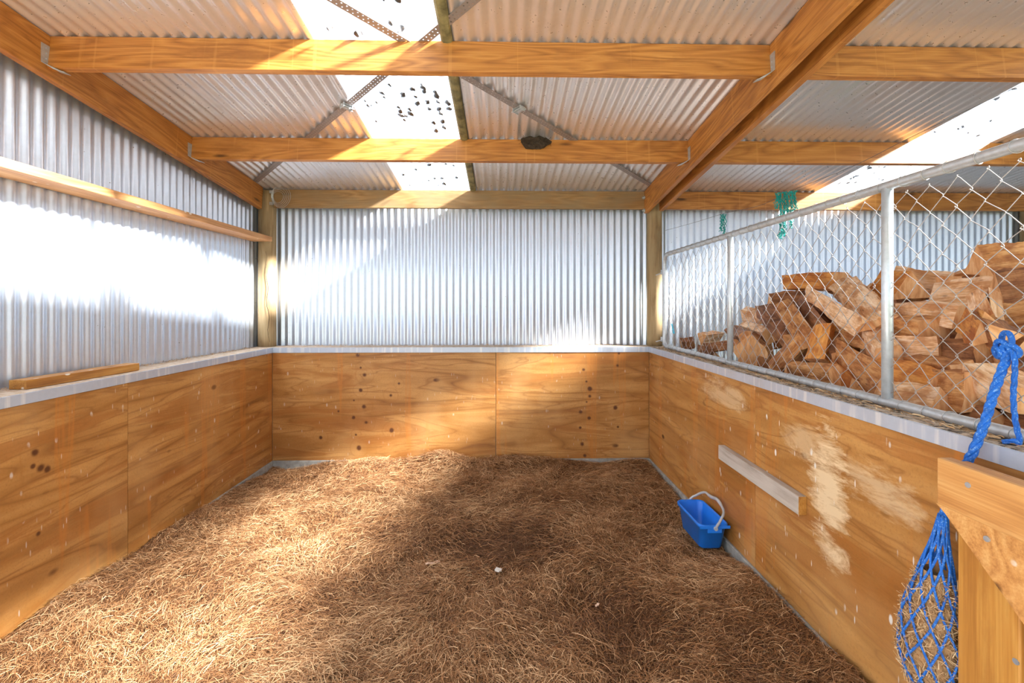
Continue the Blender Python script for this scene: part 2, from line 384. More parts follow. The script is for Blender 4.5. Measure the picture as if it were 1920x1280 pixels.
# concrete footings
tag(MB().box(-2.468, -2.437, .55, 4.9, -.04, .064).build('baseboard_left', M['concrete'], bevel=.004), kind='structure')
tag(MB().box(-2.437, 1.577, 4.887, 4.918, -.04, .064).build('baseboard_back', M['concrete'], bevel=.004), kind='structure')
tag(MB().box(1.577, 1.608, .42, 4.9, -.04, .064).build('baseboard_right', M['concrete'], bevel=.004), kind='structure')
# metal cap flashings with dusty tops
def capflash(name, x0, x1, y0, y1, fascia, mat_top, cut):
    mb = MB().box(x0, x1, y0, y1, 1.213, 1.268, 0)
    f = {'x+': (x1-.03, x1), 'x-': (x0, x0+.03)}.get(fascia)
    if fascia == 'y-': mb.box(x0+.002, x1-.002, y0+.012, y1-.001, 1.268, 1.2695, 1)
    elif fascia == 'x+': mb.box(x0+.002, x1-.012, y0, y1-.001, 1.268, 1.2695, 1)
    else: mb.box(x0+.016, x1-.002, y0, y1-.001, 1.268, 1.2695, 1)
    return tag(mb.build(name, [M['cap'], mat_top]), kind='structure')
capflash('trim_1', XL+.012, -2.444, .55, 4.893, 'x+', M['dust'], 0)
capflash('trim_2', XL+.012, 1.84, 4.8935, YB-.012, 'y-', M['dust'], 0)
capflash('trim_3', 1.584, 1.86, .42, 4.893, 'x-', M['ledge_dirt'], 0)

# plywood sheets (each its own sheet)
def ply(x0, x1, y0, y1, mat, label, long):
    o = boxobj('plywood_sheet', x0, x1, y0, y1, .066, 1.211, mat, long=long, bevel=.0015)
    tag(o, label, 'plywood sheet', 'plywood lining sheets of the stall'); return o
ply(-2.468, -2.45, 3.032, 4.897, M['ply_left'], 'plywood lining sheet of left wall between seam and far corner', 'y')
ply(-2.468, -2.45, .6, 3.028, M['ply_left_near'], 'plywood lining sheet of left wall nearest the camera, with small dark spots', 'y')
ply(-2.449, -.073, 4.9, 4.918, M['ply_back'], 'wider plywood sheet on the left of the back wall', 'x')
ply(-.068, 1.589, 4.9, 4.918, M['ply_back_right'], 'narrower plywood sheet on the right of the back wall, half sunlit', 'x')
ply(1.59, 1.608, 2.832, 4.897, M['ply_right_far'], 'plywood sheet on the partition behind the blue bucket', 'y')
ply(1.59, 1.608, .43, 2.828, M['ply_right'], 'plywood sheet on the partition nearest the camera with a ragged pale patch', 'y')

# ------------------------------------------------------------ roof timbers
NRM = Vector((0, RS, 1)).normalized()
def purlin(x0, x1, y, label, h=.19):
    p = beam('purlin', (x0, y+.0225, zr(y+.0225)), (x1, y+.0225, zr(y+.0225)), .045, h, M['timber'], up=NRM)
    tag(p, label, 'roof purlin', 'timber purlins under the iron roof'); return p
purlin(-2.56, 1.565, 2.632, 'long orange purlin nearest the camera between the two rafters, bright under the skylight')
purlin(-2.56, 1.565, 3.81, 'middle orange purlin of the stall with the dark bird nest')
purlin(1.75, 5.9, 2.632, 'purlin nearest the camera over the firewood bay')
purlin(1.75, 5.9, 3.81, 'middle purlin over the firewood bay crossing the right skylight')
for y in (1.455, .28):
    purlin(-2.56, 1.565, y, 'purlin over the stall above the edge of the view')
    purlin(1.75, 5.9, y, 'purlin over the firewood bay above the edge of the view')
b = beam('roof_beam', (-2.475, 5.0, 2.973), (1.60, 5.0, 2.973), .045, .195, M['timber_old']); tag(b, 'weathered wall beam along the top of the back wall between the two posts', 'roof beam')
b = beam('roof_beam', (1.775, 5.0, 2.973), (5.9, 5.0, 2.973), .045, .195, M['timber']); tag(b, 'orange wall beam along the top of the back wall behind the firewood', 'roof beam')
def rafter(x0, x1, y0, y1, label, d=.238):
    c = (x0+x1)/2
    o = beam('rafter', (c, y0, zr(y0)-.001), (c, y1, zr(y1)-.001), x1-x0, d, M['timber'], up=NRM)
    tag(o, label, 'rafter', 'sloping roof rafters'); return o
rafter(-2.605, -2.56, YF+.1, 4.925, 'sloping orange rafter along the top of the left wall')
rafter(1.565, 1.61, YF+.1, 5.02, 'left one of the two rafters running to the right post')
rafter(1.705, 1.75, YF+.1, 4.935, 'right one of the two rafters running to the right post')
# round posts
def post(x, y, r, label, z1, name='round_post'):
    L = z1-1.2695; mb = MB(); n = 20; vs_ = []; fs = []; st = 16
    ph = [R.uniform(0, 6.28) for _ in range(4)]
    for i in range(st+1):
        s = i/st
        for k in range(n):
            a = 2*math.pi*k/n; rr = r*(1+.02*math.sin(3*a+ph[0]+s*2)+.015*math.sin(7*a+ph[1]-s*3)-.03*s)
            vs_.append((s*L-L/2, rr*math.cos(a), rr*math.sin(a)))
    for i in range(st):
        for k in range(n): fs.append((i*n+k, i*n+(k+1) % n, (i+1)*n+(k+1) % n, (i+1)*n+k))
    fs.append(tuple(range(n))[::-1]); fs.append(tuple(st*n+k for k in range(n)))
    mb.add(vs_, fs); o = mb.build(name, M['post'], smooth=True, loc=(x, y, 1.2695+L/2), rot=(0, -math.pi/2, 0))
    tag(o, label, 'post', 'round timber wall posts'); return o
post(-2.572, 5.035, .092, 'round timber post in the back left corner with a long crack', 2.96)
post(1.695, 5.035, .083, 'round timber post at the end of the partition carrying the two rafters', 2.96)
post(5.99, 5.035, .09, 'dark round post at the far right end of the back wall', 2.96)
# crack in the left post
cr = MB().tube([(-2.545+.012*math.sin(i*1.3)+i*.0028, 4.945-.0006*i, 2.30-i*.065) for i in range(16)], [.001+.002*math.sin(i/15*3.1) for i in range(16)], 5)
cr.build('crack', M['dark'], parent=[o for o in bpy.data.objects if o.name.startswith('round_post')][0])
bpy.context.view_layer.update()
o = bpy.data.objects['crack']; o.matrix_parent_inverse = o.parent.matrix_world.inverted()
# flat girt along the left wall
b = beam('wall_girt', (-2.572, YF+.1, 2.452), (-2.572, 4.935, 2.452), .205, .05, M['timber_pale'])
tag(b, 'pale orange board fixed flat like a shelf along the left iron wall', 'wall rail')
# joist hangers
def hanger(x, y, s, label):
    t = empty('joist_hanger', (x, y, zr(y)-.19), label, 'metal bracket', 'steel brackets at the purlin ends')
    mb = MB()
    mb.box(s*.0, s*.003, -.055, 0, .02, .125) if s > 0 else mb.box(-.003, 0, -.055, 0, .02, .125)
    mb.build('side_strap', M['galv'], t)
    m2 = MB()
    pts = [(0, -.055, .02), (0, 0, .02), (s*.045, .01, -.010), (s*.075, .04, -.012), (s*.075, .0, -.012), (s*.045, -.03, -.010)]
    m2.add([Vector(p)+Vector((0, 0, k)) for k in (0, -.003) for p in pts], [tuple(range(6)), tuple(range(6, 12))[::-1]]+[(i, (i+1) % 6, 6+(i+1) % 6, 6+i) for i in range(6)])
    m2.build('bottom_strap', M['galv'], t)
    for k in range(3):
        MB().tube([(s*.0032, -.028, .045+k*.03), (s*.007, -.028, .045+k*.03)], .004, 8).build('nail', M['screw'], t)
hanger(-2.5585, 2.632, 1, 'steel bracket at the left end of the nearest purlin')
hanger(-2.5585, 3.81, 1, 'steel bracket at the left end of the middle purlin')
hanger(1.5635, 2.632, -1, 'steel bracket at the right end of the nearest purlin')
hanger(1.5635, 3.81, -1, 'steel bracket at the right end of the middle purlin')
for z in (2.90, 2.76):
    t = empty('bolt', (1.553, 4.965, z), 'galvanised bolt head at the foot of the left rafter, %s one' % ('upper' if z > 2.8 else 'lower'), 'bolt', 'bolts at the right post')
    MB().tube([(-.004, 0, 0), (.010, 0, 0)], .020, 16).build('washer', M['galv'], t)
    MB().tube([(-.018, 0, 0), (-.004, 0, 0)], .011, 6).build('bolt_head', M['galv'], t)
# brace straps
def strap(p0, p1, label, tpos, off):
    p0 = Vector((p0[0], p0[1], zr(p0[1])-off)); p1 = Vector((p1[0], p1[1], zr(p1[1])-off))
    x = (p1-p0).normalized(); y = NRM.cross(x).normalized(); z = x.cross(y); L = (p1-p0).length
    Mx = Matrix((x, y, z)).transposed().to_4x4(); Mx.translation = (p0+p1)/2
    root = empty('brace_strap', label=label, cat='metal strap', group='crossed brace straps under the roof'); root.matrix_world = Mx
    MB().box(-L/2, L/2, -.026, .026, -.0006, .0006).build('strap', M['strap'], root)
    tp = Vector((tpos[0], tpos[1], zr(tpos[1])-off)); lx = (Mx.inverted() @ tp).x
    c = MB(); 
    for yy in (-.034, .034): c.box(lx-.028, lx+.028, yy-.003, yy+.003, -.026, .006)
    c.box(lx-.028, lx+.028, -.034, .034, -.0025, .0); c.box(lx-.01, lx+.01, -.03, .03, -.022, -.003)
    c.build('tensioner', M['galv'], root, bevel=.001)
    MB().tube([(lx-.018, -.05, -.016), (lx-.018, .055, -.016)], .004, 8).build('tension_bolt', M['galv'], root)
    MB().tube([(lx+.018, -.055, -.016), (lx+.018, .05, -.016)], .004, 8).build('tension_bolt', M['galv'], root)
strap((-2.555, 4.76), (1.56, .60), 'perforated steel strap running from the back left corner up across the skylight', (-1.126, 3.315), .004)
strap((1.56, 4.78), (-2.555, .62), 'perforated steel strap running from the right post up across the skylight', (.147, 3.30), .007)
# lichened lap strip beside the stall skylight
lap = MB()
pp = [(.0, 0), (.012, -.012), (.034, -.015), (.056, -.011), (.066, 0)]
vs_ = [(-.352+x, y, zr(y)+z-.001) for y in (1.52, 2.628) for (x, z) in pp]
def lapseg(y0, y1, lb):
    m = MB(); m.add([(-.352+x, y, zr(y)+z-.0015) for y in (y0, y1) for (x, z) in pp], [(i, i+1, i+6, i+5) for i in range(4)]+[(4, 3, 2, 1, 0), (5, 6, 7, 8, 9), (0, 5, 9, 4)])
    tag(m.build('lap_strip', M['olive']), lb, 'roof strip', 'lichened strips along the skylight edge')
lapseg(2.68, 3.808, 'olive stained strip along the skylight edge between the two purlins')
lapseg(3.86, 4.974, 'olive stained strip along the skylight edge next to the back wall')
lapseg(1.51, 2.63, 'olive stained strip along the skylight edge at the top of the view')
# bird nest on the middle purlin
def blob(c, rx, ry, rz, seed, rough=.35, n=3, half=None):
    rg = random.Random(seed); mb = MB(); U, V = 14, 9; vs_ = []; fs = []
    for j in range(V+1):
        th = math.pi*j/V
        for i in range(U):
            a = 2*math.pi*i/U; k = 1+rg.uniform(-rough, rough)*(0 if j in (0, V) else 1)
            vs_.append((c[0]+rx*k*math.sin(th)*math.cos(a), c[1]+ry*k*math.sin(th)*math.sin(a), c[2]+rz*k*math.cos(th)))
    for j in range(V):
        for i in range(U): fs.append((j*U+i, (j+1)*U+i, (j+1)*U+(i+1) % U, j*U+(i+1) % U))
    return mb.add(vs_, fs)
q = onY(1004, 268, 3.80)
nb = blob((q.x, 3.79, zr(3.8)-.035), .12, .035, .055, 3, .22)
for i in range(70):
    a = R.uniform(-.12, .12); zz = zr(3.8)-.02-R.uniform(0, .06)*(1-abs(a)/.16)
    p = Vector((q.x+a, 3.765+R.uniform(-.02, .02), zz)); d = Vector((R.uniform(-1, 1), R.uniform(-.5, .1), R.uniform(-.6, .3))).normalized()
    nb.tube([p, p+d*R.uniform(.02, .05)], .0012, 4)
tag(nb.build('bird_nest', M['dark']), 'dark mud and grass bird nest stuck on the middle purlin', 'bird nest')
# wire coil at the top of the left post
t = empty('wire_coil', (-2.41, 4.955, 2.88), 'loose coil of thin wire hanging beside the top of the left post', 'wire')
mb = MB()
for k in range(5):
    r = .055+.012*k
    mb.tube([(r*1.0*math.cos(a)+.01*k, -.01-.006*k+.01*math.sin(a*2), r*1.15*math.sin(a)) for a in [i*math.pi/8 for i in range(16)]], .0018, 5, closed=True)
mb.build('wire_loops', M['galv'], t)
MB().box(-.095, -.06, -.012, .008, .045, .075).build('clip', M['galv'], t); MB().box(-.095, -.06, -.012, .008, -.08, -.05).build('clip', M['galv'], t)

# ------------------------------------------------------------ bedding
rng = np.random.default_rng(5)
def bed_h(x, y):
    h = .018*np.sin(x*2.3+1)*np.cos(y*1.9)+.014*np.sin(x*5.1+y*3.3)+.010*np.sin(x*9.7-y*7.9+2)+.006*np.sin(x*17+3)*np.sin(y*15)
    h = h+.085*np.exp(-((x+.66)/.28)**2-((y-4.82)/.2)**2)+.090*np.exp(-((x-.28)/.34)**2-((y-4.82)/.2)**2)+.05*np.exp(-((x+.5)/1.1)**4-((y-4.85)/.18)**2)
    h = h+.060*np.exp(-((x+2.44)/.22)**2)/(1+np.exp((y-3.75)*6))+.045*np.exp(-((x-1.58)/.25)**2)/(1+np.exp((y-2.9)*6))+.02*np.exp(-((x+2.44)/.3)**2)
    h = h+.05*np.exp(-((x-1.45)/.18)**2-((y-4.75)/.18)**2)+.03*np.exp(-((x+1.5)/.5)**2-((y-4.7)/.25)**2)
    h = h+.03*np.exp(-((x-1.40)/.3)**2-((y-2.75)/.35)**2)
    h = h-.025*np.exp(-((x+.05)/.75)**2-((y-3.15)/.55)**2)
    h = h-.018*np.exp(-((x+2.3)/.2)**2-((y-4.7)/.5)**2)
    return h+.012
def bare(x, y):
    a = np.exp(-((x+.05)/.62)**2-((y-3.25)/.42)**2)+.8*np.exp(-((x-.55)/.35)**2-((y-2.45)/.35)**2)+.5*np.exp(-((x-.45)/.5)**2-((y-3.95)/.18)**2)
    return np.clip(a, 0, 1)
def strand_mesh(pos, head, length, width, bend, rise, rnd, lift, seg=4):
    """curved flat ribbons; arrays of n -> one numpy mesh"""
    n = len(length); s = np.linspace(-.5, .5, seg+1)
    ang = head[:, None]+bend[:, None]*s[None, :]
    st = (length/seg)[:, None]
    dx = np.cos(ang)*st; dy = np.sin(ang)*st
    X = np.cumsum(dx, 1)-dx[:, :1]-np.sum(dx, 1, keepdims=True)/2; Y = np.cumsum(dy, 1)-dy[:, :1]-np.sum(dy, 1, keepdims=True)/2
    Xc = pos[:, 0:1]+X; Yc = pos[:, 1:2]+Y
    tw = rng.uniform(-.9, .9, (n, 1))
    nx = -np.sin(ang)*width[:, None]/2; ny = np.cos(ang)*width[:, None]/2
    zz = pos[:, 2:3]+lift[:, None]*(1-4*s[None, :]**2)+rise[:, None]*s[None, :]
    A = np.stack([Xc+nx*np.cos(tw), Yc+ny*np.cos(tw), zz+np.sin(tw)*width[:, None]/2], -1)
    B = np.stack([Xc-nx*np.cos(tw), Yc-ny*np.cos(tw), zz-np.sin(tw)*width[:, None]/2], -1)
    V = np.stack([A, B], 2).reshape(-1, 3)
    base = (np.arange(n)*(seg+1)*2)[:, None]; k = np.arange(seg)[None, :]*2
    q = np.stack([base+k, base+k+1, base+k+3, base+k+2], -1).reshape(-1, 4)
    return V, q, np.repeat(rnd, (seg+1)*2)
def np_object(name, V, Q, rnd, mats, midx=None, smooth=False, parent=None):
    me = bpy.data.meshes.new(name); me.vertices.add(len(V)); me.vertices.foreach_set('co', V.astype(np.float32).ravel())
    me.loops.add(Q.size); me.loops.foreach_set('vertex_index', Q.astype(np.int32).ravel())
    me.polygons.add(len(Q)); me.polygons.foreach_set('loop_start', (np.arange(len(Q))*4).astype(np.int32))
    me.polygons.foreach_set('loop_total', np.full(len(Q), 4, np.int32))
    for m in mats: me.materials.append(m)
    if midx is not None: me.polygons.foreach_set('material_index', midx.astype(np.int32))
    me.update(calc_edges=True)
    at = me.attributes.new('rnd', 'FLOAT', 'POINT'); at.data.foreach_set('value', rnd.astype(np.float32))
    o = bpy.data.objects.new(name, me); link(o, parent); return o
# packed base
gx = np.arange(-2.436, 1.577, .022); gy = np.arange(.9, 4.888, .022)
GX, GY = np.meshgrid(gx, gy, indexing='ij'); GZ = bed_h(GX, GY)+rng.normal(0, .004, GX.shape)
BV = np.stack([GX, GY, GZ], -1).reshape(-1, 3); nx_, ny_ = len(gx), len(gy)
idx = np.arange(nx_*ny_).reshape(nx_, ny_)
BQ = np.stack([idx[:-1, :-1], idx[1:, :-1], idx[1:, 1:], idx[:-1, 1:]], -1).reshape(-1, 4)
N = 360000
yy = 1.35+(4.88-1.35)*rng.random(N)**1.25; xx = rng.uniform(-2.42, 1.56, N)
cl = np.sin(xx*7.3+np.sin(yy*5)*1.7)*np.sin(yy*6.1+np.cos(xx*4)*1.5)
keep = (rng.random(N) > bare(xx, yy)*.82) & (rng.random(N) > .25-.2*cl)
xx, yy, cl = xx[keep], yy[keep], cl[keep]; N = len(xx)
L = rng.uniform(.03, .13, N); head = rng.uniform(0, math.pi, N)+.0
flow = np.sin(xx*3.1+1.2)*1.2+np.cos(yy*2.7)*1.3; head = np.where(rng.random(N) < .5, flow+rng.normal(0, .5, N), head)
wid = rng.uniform(.0008, .0024, N); bend = rng.normal(0, .95, N)*(1+.8*(rng.random(N) < .2))
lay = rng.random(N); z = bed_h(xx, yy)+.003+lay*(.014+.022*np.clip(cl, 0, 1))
lift = rng.uniform(-.004, .016, N); rise = rng.normal(0, .014, N)
mx = L/2*.9; inx = (xx-mx < -2.437) | (xx+mx > 1.577) | (yy+mx > 4.886)
xx = np.where(inx, np.clip(xx, -2.437+mx, 1.577-mx), xx); yy = np.where(inx, np.clip(yy, 0, 4.886-mx), yy)
tuft = np.sin(xx*13+2*np.sin(yy*9))*np.sin(yy*15+2*np.cos(xx*8))*.10+np.sin(xx*4.1+yy*2.2)*np.sin(yy*5.3-xx*3)*.10
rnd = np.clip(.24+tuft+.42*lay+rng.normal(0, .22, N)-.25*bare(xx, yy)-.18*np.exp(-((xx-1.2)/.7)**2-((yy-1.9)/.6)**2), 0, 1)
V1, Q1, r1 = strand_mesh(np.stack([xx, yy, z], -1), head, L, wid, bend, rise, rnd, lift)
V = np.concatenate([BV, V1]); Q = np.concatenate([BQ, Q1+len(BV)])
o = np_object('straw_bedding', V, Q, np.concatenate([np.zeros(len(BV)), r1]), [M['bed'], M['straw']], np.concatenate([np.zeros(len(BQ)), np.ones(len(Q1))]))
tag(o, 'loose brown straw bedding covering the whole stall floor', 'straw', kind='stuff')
# debris on the partition ledge
n = 2600; xx = rng.uniform(1.62, 1.83, n); yy = rng.uniform(1.2, 4.8, n)
V1, Q1, r1 = strand_mesh(np.stack([xx, yy, np.full(n, 1.272)+rng.random(n)*.006], -1), rng.uniform(1.1, 2.1, n), rng.uniform(.01, .045, n), rng.uniform(.0015, .005, n), rng.normal(0, .5, n), rng.normal(0, .002, n), rng.random(n)**1.2, rng.uniform(0, .004, n), 3)
tag(np_object('ledge_debris', V1, Q1, r1, [M['straw2']]), 'straw crumbs and bark litter strewn along the partition ledge under the mesh', 'debris', kind='stuff')
n = 900; s = rng.random(n) < .5
xx = np.where(s, rng.uniform(-2.67, -2.60, n), rng.uniform(-2.4, 1.5, n)); yy = np.where(s, rng.uniform(2.2, 4.85, n), rng.uniform(5.05, 5.13, n))
V1, Q1, r1 = strand_mesh(np.stack([xx, yy, np.full(n, 1.272)+rng.random(n)*.008], -1), np.where(s, rng.normal(1.57, .5, n), rng.normal(0, .5, n)), rng.uniform(.01, .035, n), rng.uniform(.0015, .004, n), rng.normal(0, .5, n), rng.normal(0, .004, n), rng.random(n), rng.uniform(0, .006, n), 3)
tag(np_object('wall_ledge_dust', V1, Q1, r1, [M['straw2']]), 'fine straw dust lying on the metal ledge against the left and back iron walls', 'dust', kind='stuff')
# scraps on the bedding
def scrap(px, py, l, w_, ang, mat, label):
    d = ray(px, py); t_ = -(CAMZ-.03)/d.z; p = Vector((d.x*t_, d.y*t_, .0)); p.z = float(bed_h(p.x, p.y))+.028
    mb = MB(); seg = 6; vs_ = []
    for i in range(seg+1):
        s = i/seg-.5; ww = w_*(.6+.4*math.cos(s*3))+R.uniform(-1, 1)*w_*.15
        for (a, b_) in ((-1, 0), (1, 0), (1, 1), (-1, 1)): vs_.append((s*l, a*ww/2, b_*.004+.004*math.sin(i*1.7)))
    fs = [(i*4+k, i*4+(k+1) % 4, i*4+4+(k+1) % 4, i*4+4+k) for i in range(seg) for k in range(4)]+[(3, 2, 1, 0), tuple(seg*4+k for k in range(4))]
    mb.add(vs_, fs); tag(mb.build('bark_scrap', mat, loc=p, rot=(.1, .1, ang)), label, 'scrap', 'scraps on the bedding')
M['pale_scrap'] = simple('pale_scrap', (.62, .42, .30), .8, 0, .15); M['white_scrap'] = simple('white_scrap', (.66, .60, .54), .8, 0, .15)
scrap(812, 1056, .10, .022, .45, M['pale_scrap'], 'pale pink wood sliver lying in the middle of the bedding')
scrap(934, 1066, .05, .045, 1.2, M['white_scrap'], 'small whitish scrap right of the pink sliver on the bedding')
scrap(1120, 1130, .04, .012, .9, M['pale_scrap'], 'short tan chip on the dark bedding right of the middle')

# ------------------------------------------------------------ offcut on the left ledge, batten on the partition
b = beam('timber_offcut', (-2.585, 2.48, 1.3205), (-2.555, 3.20, 1.3205), .095, .05, M['gate_dark']); tag(b, 'short brown timber offcut lying on the left ledge', 'timber offcut')
t = empty('wall_batten', (1.568, 2.8, .672), 'weathered grey timber batten fixed to the partition above the bucket', 'batten')
o = MB().box(-.44, .44, -.022, .022, -.049, .049).build('batten', M['grey_timber'], t, bevel=.003); o.rotation_euler = (0, 0, math.pi/2)
o.location = (-.0005, -.014, 0)
o = MB().box(-.0018, .0, -.0205, .0205, -.047, .047).build('sawn_end', M['gate_dark'], t); o.rotation_euler = (0, 0, math.pi/2); o.location = (0, -.4545, 0); o['label'] = 'fresh orange sawn end'

# ------------------------------------------------------------ bucket
def rrect(hx, hy, r, z, n=6):
    out = []
    for (sx, sy, a0) in ((1, 1, 0), (-1, 1, 90), (-1, -1, 180), (1, -1, 270)):
        for i in range(n+1):
            a = math.radians(a0+90*i/n); out.append((sx*(hx-r)+r*math.cos(a), sy*(hy-r)+r*math.sin(a), z))
    return out
bk = empty('mop_bucket', (1.452, 3.295, .028), 'blue rectangular plastic bucket standing on the straw against the partition', 'bucket')
bk.rotation_euler = (0, 0, .02)
def loft(rings, capend=True, capstart=True):
    mb = MB(); n = len(rings[0]); vs_ = [p for g in rings for p in g]; fs = []
    for i in range(len(rings)-1):
        for k in range(n): fs.append((i*n+k, i*n+(k+1) % n, (i+1)*n+(k+1) % n, (i+1)*n+k))
    if capstart: fs.append(tuple(range(n))[::-1])
    if capend: fs.append(tuple((len(rings)-1)*n+k for k in range(n)))
    return mb.add(vs_, fs)
H = .185
rings = [rrect(.070, .155, .03, 0), rrect(.078, .163, .034, .006), rrect(.094, .197, .04, H-.028), rrect(.104, .208, .045, H-.026), rrect(.106, .210, .046, H-.004), rrect(.103, .207, .045, H), rrect(.098, .202, .042, H), rrect(.092, .195, .04, H-.012), rrect(.074, .160, .03, .008)]
o = loft(rings).build('body', M['blue'], bk, smooth=True, bevel=0)
MB().box(-.106, .106, -.214, -.206, H-.024, H-.003).box(-.05, .05, -.209, -.199, H-.055, H-.026).build('rim_flange', M['blue'], bk, bevel=.003)
hp = []
for i in range(25):
    a = math.pi*i/24; c = math.cos(a); s = math.sin(a)
    wob = .010*math.sin(a*6)*(1 if .3 < a < 2.8 else 0)
    hp.append((.0+.098*min(1, s*1.3)+.0*c, -.216*c*(1 if abs(c) < .9 else 1.0), H-.018+(.115+wob)*s**.8))
o = MB().tube(hp, [.0085+.0035*(1 if .35 < i/24 < .65 else 0) for i in range(25)], 10).build('handle', M['grey_plastic'], bk, smooth=True)
o['label'] = 'grey plastic carry handle leaning on the wall'
for sy in (-1, 1): MB().tube([(0, sy*.206, H-.018), (0, sy*.227, H-.018)], .013, 12).build('handle_pivot', M['grey_plastic'], bk, smooth=False)

# ------------------------------------------------------------ chain link panel on the partition
FX = 1.70
fr = empty('mesh_panel', (FX, 1.0, 1.27), 'galvanised tube and chain link mesh panel standing on the partition ledge', 'mesh fence panel')
Y0, Y1, ZB, ZT = .62, 4.735, 1.293, 2.246
def fp(y, z, dx=0): return (dx, y-1.0, z-1.27)
mb = MB(); pts = [fp(Y0, ZB)]+[fp(y, ZB) for y in np.linspace(Y0+.3, Y1-.06, 14)]
pts += [fp(Y1-.06+.06*math.sin(a), ZB+.06-.06*math.cos(a)) for a in (.5, 1.0, 1.57)]
pts += [fp(Y1, z) for z in np.linspace(ZB+.15, ZT-.10, 6)]
pts += [fp(Y1-.09+.09*math.cos(a), ZT-.09+.09*math.sin(a)) for a in (.3, .7, 1.1, 1.5)]
pts += [fp(y, ZT) for y in np.linspace(Y1-.3, Y0, 14)]
mb.tube(pts, .0205, 14).build('outer_tube', M['galv'], fr, smooth=True)
for y in (3.36, 1.974, .64):
    MB().tube([fp(y, ZB+.015), fp(y, ZT-.01)], .0215, 14).build('upright_tube', M['galv_white'], fr, smooth=True)
# woven wires: each runs up in a zigzag, neighbours hook round each other
mb = MB(); hw, hh = .0535, .056; ny = int((Y1-Y0)/hw)
rw = .0016
for i in range(ny-1):
    yc = Y0+.03+hw*(i+.5)
    pts = []; k = 0; z = ZB+.01
    while z < ZT:
        side = 1 if (k+i) % 2 == 0 else -1
        jy = .0035*math.sin(i*12.9+k*7.7)+.006*math.sin(i*.9+k*1.3); jz = .003*math.sin(i*7.1+k*3.1)
        e = hw*.5+.003
        pts.append(Vector(fp(yc+side*(e-.006)+jy, z-.006+jz, .0018*side)))
        pts.append(Vector(fp(yc+side*e+jy, z+jz, -.0028)))
        pts.append(Vector(fp(yc+side*(e-.006)+jy, z+.006+jz, .0018*-side)))
        k += 1; z += hh
    mb.tube(pts, rw, 5, cap=False)
mb.build('chain_link_mesh', M['wire'], fr, smooth=True)
ring = None
for (zc) in (ZB, ZT):
    k = 0; y = Y0+.1
    while y < Y1-.1:
        if ring is None:
            rp = [(.0235*math.cos(a), .006*math.sin(a*.5), .0235*math.sin(a)) for a in [i*math.pi/8 for i in range(16)]]
            ring = MB().tube(rp, .0016, 5, closed=True).build('tie_wire', M['wire'], fr, smooth=True); rr_ = ring
        else: rr_ = ring.copy(); link(rr_, fr)
        rr_.location = fp(y+.01*math.sin(k*5), zc); rr_.rotation_euler = (0, 0, .25*math.sin(k*3.3)); k += 1; y += hw*2
for z in (2.07, 1.36):
    t = MB().box(-.02, .02, -.012, .03, -.025, .025).tube([(-.06, .06, -.03), (-.02, .0, -.01), (.0, .0, .0)], .006, 6)
    t.build('hinge_clamp', M['galv'], fr, bevel=.002, loc=fp(Y1+.035, z))

# ------------------------------------------------------------ hay net with its rope
hn = empty('hay_net', (1.49, 1.60, .40), 'blue rope hay net stuffed with hay, tied to the mesh panel', 'hay net')
HC = Vector((1.49, 1.60, .40))
def rel(p): return Vector(p)-HC
def prof(s):   # s 0 top .. 1 bottom -> z, rx, ry, yshift
    z = 1.0-.66*s
    ks = [(0, .012), (.12, .022), (.25, .042), (.38, .060), (.5, .080), (.62, .094), (.74, .098), (.84, .090), (.93, .062), (1.0, .02)]
    for (a, ra), (b_, rb) in zip(ks, ks[1:]):
        if s <= b_: r = ra+(rb-ra)*(s-a)/(b_-a); break
    return z, min(r*.8, .086), r, 0
TOPY = 1.532
def net_pt(s, a, k=1.0):
    z, rx, ry, _ = prof(s); yc = TOPY+(.018)*min(1, s*1.8); xc = 1.515-.025*min(1, s*2)
    return rel((xc+rx*k*math.cos(a), yc+ry*k*math.sin(a), z))
mb = MB(); NH = 10
for d in (1, -1):
    for k in range(NH):
        pts = [net_pt(s, d*s*3.4+2*math.pi*k/NH+.06*math.sin(9*s+k), 1.03) for s in np.linspace(0, 1, 40)]
        mb.tube(pts, .0042, 6)
nm = mb.build('net_cord', M['rope'], hn, smooth=True)
kn = MB()
for i in range(1, 13):
    s = .15+.84*i/13
    for k in range(NH*2):
        pass
bb = MB(); U = 20; vs_ = []; fs = []
SS = np.linspace(.30, .99, 18)
for s in SS:
    for k in range(U): vs_.append(net_pt(s, 2*math.pi*k/U, .90+R.uniform(-.05, .05)))
for i in range(len(SS)-1):
    for k in range(U): fs.append((i*U+k, i*U+(k+1) % U, (i+1)*U+(k+1) % U, (i+1)*U+k))
fs.append(tuple(range(U))[::-1]); fs.append(tuple((len(SS)-1)*U+k for k in range(U)))
n = 3600; P = []; hd = []
for i in range(n):
    s = .33+.66*R.random(); a = R.uniform(0, 6.283); p = net_pt(s, a, R.uniform(.86, 1.04)); P.append(p)
P = np.array([tuple(p) for p in P]); ln = rng.uniform(.02, .06, n)
V1 = []; D = rng.normal(0, 1, (n, 3)); 
ax = np.stack([P[:, 0], P[:, 1]-0.0, np.zeros(n)], -1); D[:, 0] *= .45; D /= np.linalg.norm(D, axis=1, keepdims=True)
W = np.cross(D, rng.normal(0, 1, (n, 3))); W /= np.linalg.norm(W, axis=1, keepdims=True); W *= rng.uniform(.0007, .0016, (n, 1))
bow = rng.normal(0, .006, (n, 3)); st = [P-D*ln[:, None]/2, P+bow, P+D*ln[:, None]/2]
Vn = np.stack([q for c in st for q in (c+W, c-W)], 1).reshape(-1, 3); Vn[:, 0] = np.minimum(Vn[:, 0], .092)
base = (np.arange(n)*6)[:, None]; Qn = np.concatenate([base+np.array([[0, 1, 3, 2]]), base+np.array([[2, 3, 5, 4]])])
